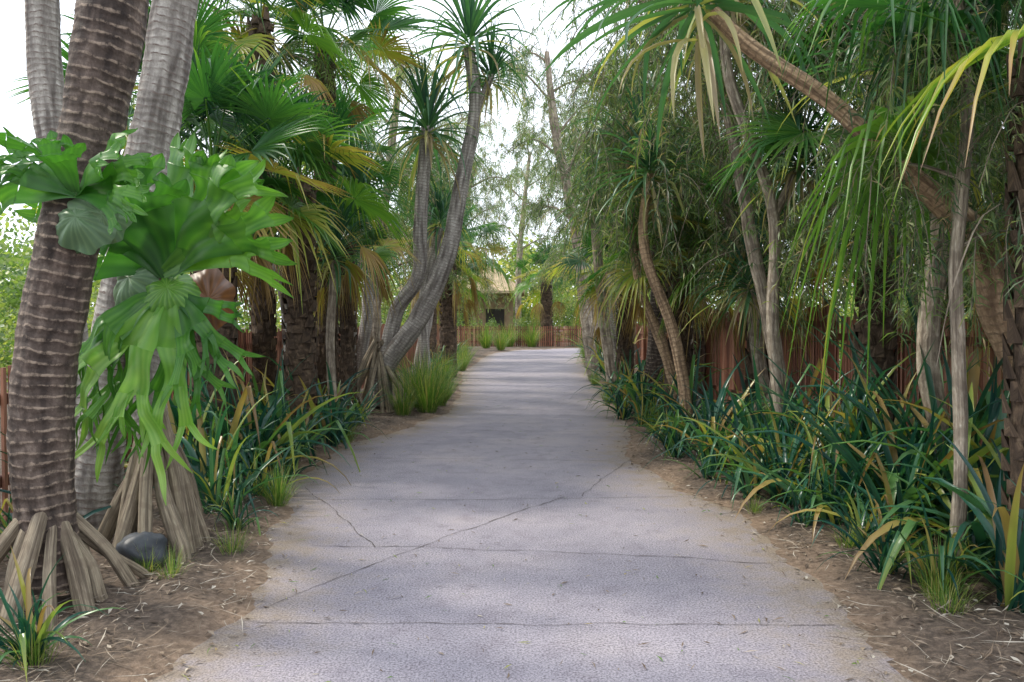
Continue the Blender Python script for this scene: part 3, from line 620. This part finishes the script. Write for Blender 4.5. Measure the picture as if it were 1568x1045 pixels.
# ------------------------------------------------------------------ staghorn ferns
def antler(mb, O, F, Nn, L, w0, w1, first, spread, levels, droop, tint, lobe=.5, cup=.6, taper=.62, grow=1.7, tip=.9, zoff=.03):
    mi = mb.mi(M_stag); O = Vector(O); F = Vector(F).normalized(); Nn = Vector(Nn); S = F.cross(Nn).normalized()
    C = [O]; Nl = []; d = F.copy(); K = 60
    for i in range(K):
        Nl.append(S.cross(d).normalized()); C.append(C[-1] + d * L * 1.5 / K); d = (d + Vector((0, 0, -1)) * droop / K).normalized()
    Nl.append(Nl[-1]); of = U(0, 50)
    def mp(x, y, off):
        g = max(0, min(K - .01, y / (L * 1.5) * K)); i = int(g); c = C[i].lerp(C[i + 1], g - i)
        return c + S * x + Nl[i] * (-cup * x * x + off + .07 * noise.noise(Vector((x * 6 + of, y * 5, 0))) * min(1, y / L * 3))
    def br(rowp, cx, cy, ang, w, ln, lv, off, doff):
        n = 8; M = 8; prev = None; we = w * (grow if lv > 0 else 1.0)
        if lv == levels: we = w1
        ends = None; bend = U(-.25, .25)
        for j in range(n + 1):
            t = j / n; a = ang + bend * t; ccx = cx + math.sin(a) * ln * t; ccy = cy + math.cos(a) * ln * t
            ww = w + (we - w) * (t ** 1.2) if lv > 0 else w * (1 + .05 * math.sin(math.pi * t)) * max(.05, (1 - t ** 1.6) ** tip)
            if lv == levels: ww = w + (we - w) * t ** 1.15
            elif lv > 0: ww *= 1 - .22 * math.sin(math.pi * t)
            pr = (math.cos(a), -math.sin(a)); pts2 = []
            for k in range(M + 1):
                u = k / M - .5; q = (ccx + pr[0] * u * ww, ccy + pr[1] * u * ww)
                if rowp and j < 3:
                    b = j / 3; q = (rowp[k][0] * (1 - b) + q[0] * b, rowp[k][1] * (1 - b) + q[1] * b)
                pts2.append(q)
            o2 = off + doff * t; tt = tint + .18 * (cy + ln * t) / L
            ids = [mb.p(mp(q[0], q[1], o2 + (-.16 * ww * (1 - abs(k / M - .5) * 2)) + .004 * (k % 2)), tt - .12 * abs(k / M - .5) + (.08 if k % 2 else -.04) + .12 * noise.noise(Vector((q[0] * 9, q[1] * 9, of)))) for k, q in enumerate(pts2)]
            if prev:
                for k in range(M): mb.face((prev[k], prev[k + 1], ids[k + 1], ids[k]), mi)
            prev = ids; ends = (pts2, ccx, ccy, ww, o2, a)
        if lv > 0:
            pts2, ex, ey, ww, o2, a = ends
            def sub(p_, q_): return [(p_[0] + (q_[0] - p_[0]) * k / M, p_[1] + (q_[1] - p_[1]) * k / M) for k in range(M + 1)]
            for sgn in (-1, 1):
                e0, e1 = (pts2[0], pts2[M // 2]) if sgn < 0 else (pts2[M // 2], pts2[M])
                rp = sub(e0, e1); c = ((e0[0] + e1[0]) / 2, (e0[1] + e1[1]) / 2)
                br(rp, c[0], c[1], a + sgn * spread * U(.6, 1.25), ww / 2 * .98, ln * taper * U(.7, 1.3) if lv != levels else L * lobe * U(.75, 1.25), lv - 1, o2, sgn * U(.3, 1.2) * zoff)
    br(None, 0, 0, 0, w0, L * first, levels, 0, 0)

def shield(mb, c, nrm, r, tint, mat=None, up=UP):
    mi = mb.mi(mat or M_stag); nrm = Vector(nrm).normalized(); s = nrm.cross(up).normalized(); u = s.cross(nrm); prev = None; c = Vector(c)
    A = 72
    for j in range(9):
        t = j / 8; row = []
        for k in range(A):
            a = 2 * math.pi * k / A; rr = r * t * (1 + .2 * noise.noise(Vector((math.cos(a) * 1.5, math.sin(a) * 1.5, c.x * 9))) + .05 * math.sin(a * 7 + c.x * 40) * t)
            h = -.55 * r * t * t + .025 * r * math.cos(a * 24) * t + .3 * r * noise.noise(Vector((math.cos(a) * 2, math.sin(a) * 2, t * 2 + c.z))) * t
            row.append(mb.p(c + s * math.cos(a) * rr + u * math.sin(a) * rr + nrm * (h + .18 * r), tint + .16 * math.cos(a * 24) - .15 * t))
        if prev:
            for k in range(A): mb.face((prev[k], prev[(k + 1) % A], row[(k + 1) % A], row[k]), mi)
        prev = row

O = Vector((-2.06, 4.62, 1.74))
e = empty('staghorn_fern', O); mb = MB()
for phi, tl, L, ti, w1 in [(-55, .35, .60, .15, .34), (-28, .25, .76, .25, .46), (-4, .45, .72, .12, .46), (20, .25, .84, .3, .50), (42, .45, .90, .34, .42), (62, .4, .88, .48, .34)]:
    ph = math.radians(phi); F = Vector((math.sin(ph), -tl, math.cos(ph)))
    antler(mb, O + Vector((U(-.05, .05), U(-.04, .02), U(0, .06))), F, Vector((U(-.3, .2), -1, U(.0, .4))), L, .07, w1, .56, .30, 3, .8, ti, lobe=.17, cup=.6, taper=.85, grow=1.35, tip=.85)
for phi, tl, L, ti, w in [(-40, .45, .86, .36, .17), (-60, .3, .76, .25, .15), (-12, .75, 1.0, .66, .28), (16, .55, .95, .58, .23), (-26, .15, .95, .3, .18), (46, .45, .72, .3, .18), (66, .25, .55, .18, .15), (-74, .4, .78, .36, .14), (30, .1, .85, .25, .16)]:
    ph = math.radians(phi); F = Vector((math.sin(ph) * .6, -tl * .8, -.55 * math.cos(ph)))
    antler(mb, O + Vector((math.sin(ph) * .08, -.06, -.08)), F, Vector((math.sin(ph) * .3, -.9, .4)), L, .08, w * 1.15, .36, .34, 3, 3.2, ti, lobe=.24, cup=.6, taper=.9, grow=1.15, tip=.75, zoff=.05)
obj('antler_fronds', mb.mesh('antler_mesh'), e, -O)
mb = MB(); M_shield = leaf_mat('shield_frond', [(0, (0.06, 0.12, 0.07)), (.5, (0.13, 0.22, 0.11)), (1, (0.24, 0.36, 0.17))], transl=.2)
M_brn = leaf_mat('dry_shield', [(0, (0.07, 0.03, 0.015)), (.5, (0.2, 0.085, 0.035)), (1, (0.33, 0.16, 0.07))], transl=.15)
shield(mb, O + Vector((-.22, .02, .02)), (-.4, -1, .35), .24, .5, M_shield); shield(mb, O + Vector((.02, -.05, -.05)), (.1, -1, .7), .19, .68, M_stag)
shield(mb, O + Vector((.20, .08, -.1)), (.5, -1, .1), .19, .4, M_brn); shield(mb, O + Vector((-.1, .14, -.16)), (-.3, -1, -.2), .22, .3, M_brn)
obj('shield_fronds', mb.mesh('shield_mesh'), e, -O)
mb = MB(); tube(mb, [(-2.45, 5.05, 1.72), (-2.3, 4.9, 1.72), (-2.06, 4.7, 1.68)], [.14, .15, .11], B_palm, seg=14, n=14, bumpy=.2); obj('root_mass', mb.mesh('rootmass'), e, -O)

O2 = Vector((-2.16, 3.82, 2.02)); e = empty('staghorn_fern', O2); mb = MB()
for phi, tl, L, ti, w1 in [(-74, .4, .48, .3, .22), (-48, .2, .46, .22, .26), (-10, .5, .36, .15, .24), (36, .4, .44, .28, .26), (62, .35, .52, .32, .24), (82, .5, .42, .22, .2)]:
    ph = math.radians(phi); antler(mb, O2 + Vector((0, 0, .12)), Vector((math.sin(ph), -tl, math.cos(ph) * .7)), Vector((U(-.4, .2), -1, U(.2, .6))), L, .045, w1, .52, .32, 3, 1.1, ti, lobe=.17, cup=.9, taper=.85, grow=1.35, tip=.85)
obj('antler_fronds', mb.mesh('antler2_mesh'), e, -O2)
mb = MB(); shield(mb, O2 + Vector((0, .02, 0)), (.05, -1, .3), .16, .5, M_shield); shield(mb, O2 + Vector((.09, .06, .02)), (.7, -1, .15), .14, .6, M_shield); shield(mb, O2 + Vector((-.1, .06, -.02)), (-.7, -1, .1), .15, .2, M_shield)
obj('shield_fronds', mb.mesh('shield2_mesh'), e, -O2)

# ------------------------------------------------------------------ boulder
m_b, nt, out = new_mat('dark_stone'); g = N(nt, 'ShaderNodeNewGeometry'); nz = N(nt, 'ShaderNodeTexNoise', Scale=9.0, Detail=8.0); nt.links.new(g.outputs['Position'], nz.inputs['Vector'])
r = ramp(nt, nz.outputs[0], [(.35, (.02, .024, .03)), (.7, (.07, .08, .095))]); p = N(nt, 'ShaderNodeBsdfPrincipled', Roughness=.5); nt.links.new(r.outputs[0], p.inputs['Base Color'])
bp = N(nt, 'ShaderNodeBump', Strength=.5, Distance=.02); nt.links.new(nz.outputs[0], bp.inputs['Height']); nt.links.new(bp.outputs[0], p.inputs['Normal']); nt.links.new(p.outputs[0], out.inputs[0])
mb = MB(); mi = mb.mi(m_b); rows = []
for j in range(17):
    th = math.pi * j / 16; row = []
    for k in range(28):
        a = 2 * math.pi * k / 28; d = Vector((math.sin(th) * math.cos(a), math.sin(th) * math.sin(a), math.cos(th)))
        rr = 1 + .3 * noise.noise(d * 1.4) + .1 * noise.noise(d * 4); row.append(mb.p((d.x * .15 * rr, d.y * .13 * rr, d.z * .115 * rr)))
    rows.append(row)
for j in range(16):
    for k in range(28): mb.face((rows[j][k], rows[j + 1][k], rows[j + 1][(k + 1) % 28], rows[j][(k + 1) % 28]), mi)
obj('boulder', mb.mesh('boulder_mesh'), None, (-2.22, 4.62, .12), (.15, .2, .6))

# ------------------------------------------------------------------ light, world, camera
SUN_EL, SUN_AZ = math.radians(50), math.radians(-72)
sd = Vector((math.sin(SUN_AZ) * math.cos(SUN_EL), math.cos(SUN_AZ) * math.cos(SUN_EL), math.sin(SUN_EL)))
L = bpy.data.lights.new('sun', 'SUN'); L.energy = 3.3; L.angle = math.radians(7.0); L.color = (1, .93, .8)
so = bpy.data.objects.new('sun', L); scene.collection.objects.link(so); so.rotation_euler = sd.to_track_quat('Z', 'Y').to_euler(); so.location = (0, 0, 20)
w = bpy.data.worlds.new('World'); scene.world = w; w.use_nodes = True; nt = w.node_tree; nt.nodes.clear()
sky = nt.nodes.new('ShaderNodeTexSky'); sky.sky_type = 'NISHITA'; sky.sun_disc = False; sky.sun_elevation = SUN_EL; sky.sun_rotation = SUN_AZ; sky.dust_density = 3.0; sky.air_density = 1.0
bgd = nt.nodes.new('ShaderNodeBackground'); bgd.inputs[1].default_value = .15; wo = nt.nodes.new('ShaderNodeOutputWorld')
nt.links.new(mix(nt, .85, sky.outputs[0], (13.0, 13.7, 15.0)), bgd.inputs[0]); nt.links.new(bgd.outputs[0], wo.inputs[0])

cam = bpy.data.cameras.new('camera'); cam.lens = 27; cam.sensor_width = 36; cam.clip_end = 3000; cam.clip_start = .05
co = bpy.data.objects.new('camera', cam); scene.collection.objects.link(co); co.location = (0, 0, 1.5); co.rotation_euler = (math.radians(90 - 1.34), 0, 0)
scene.camera = co
scene.view_settings.view_transform = 'Standard'; scene.view_settings.look = 'None'; scene.view_settings.exposure = 0
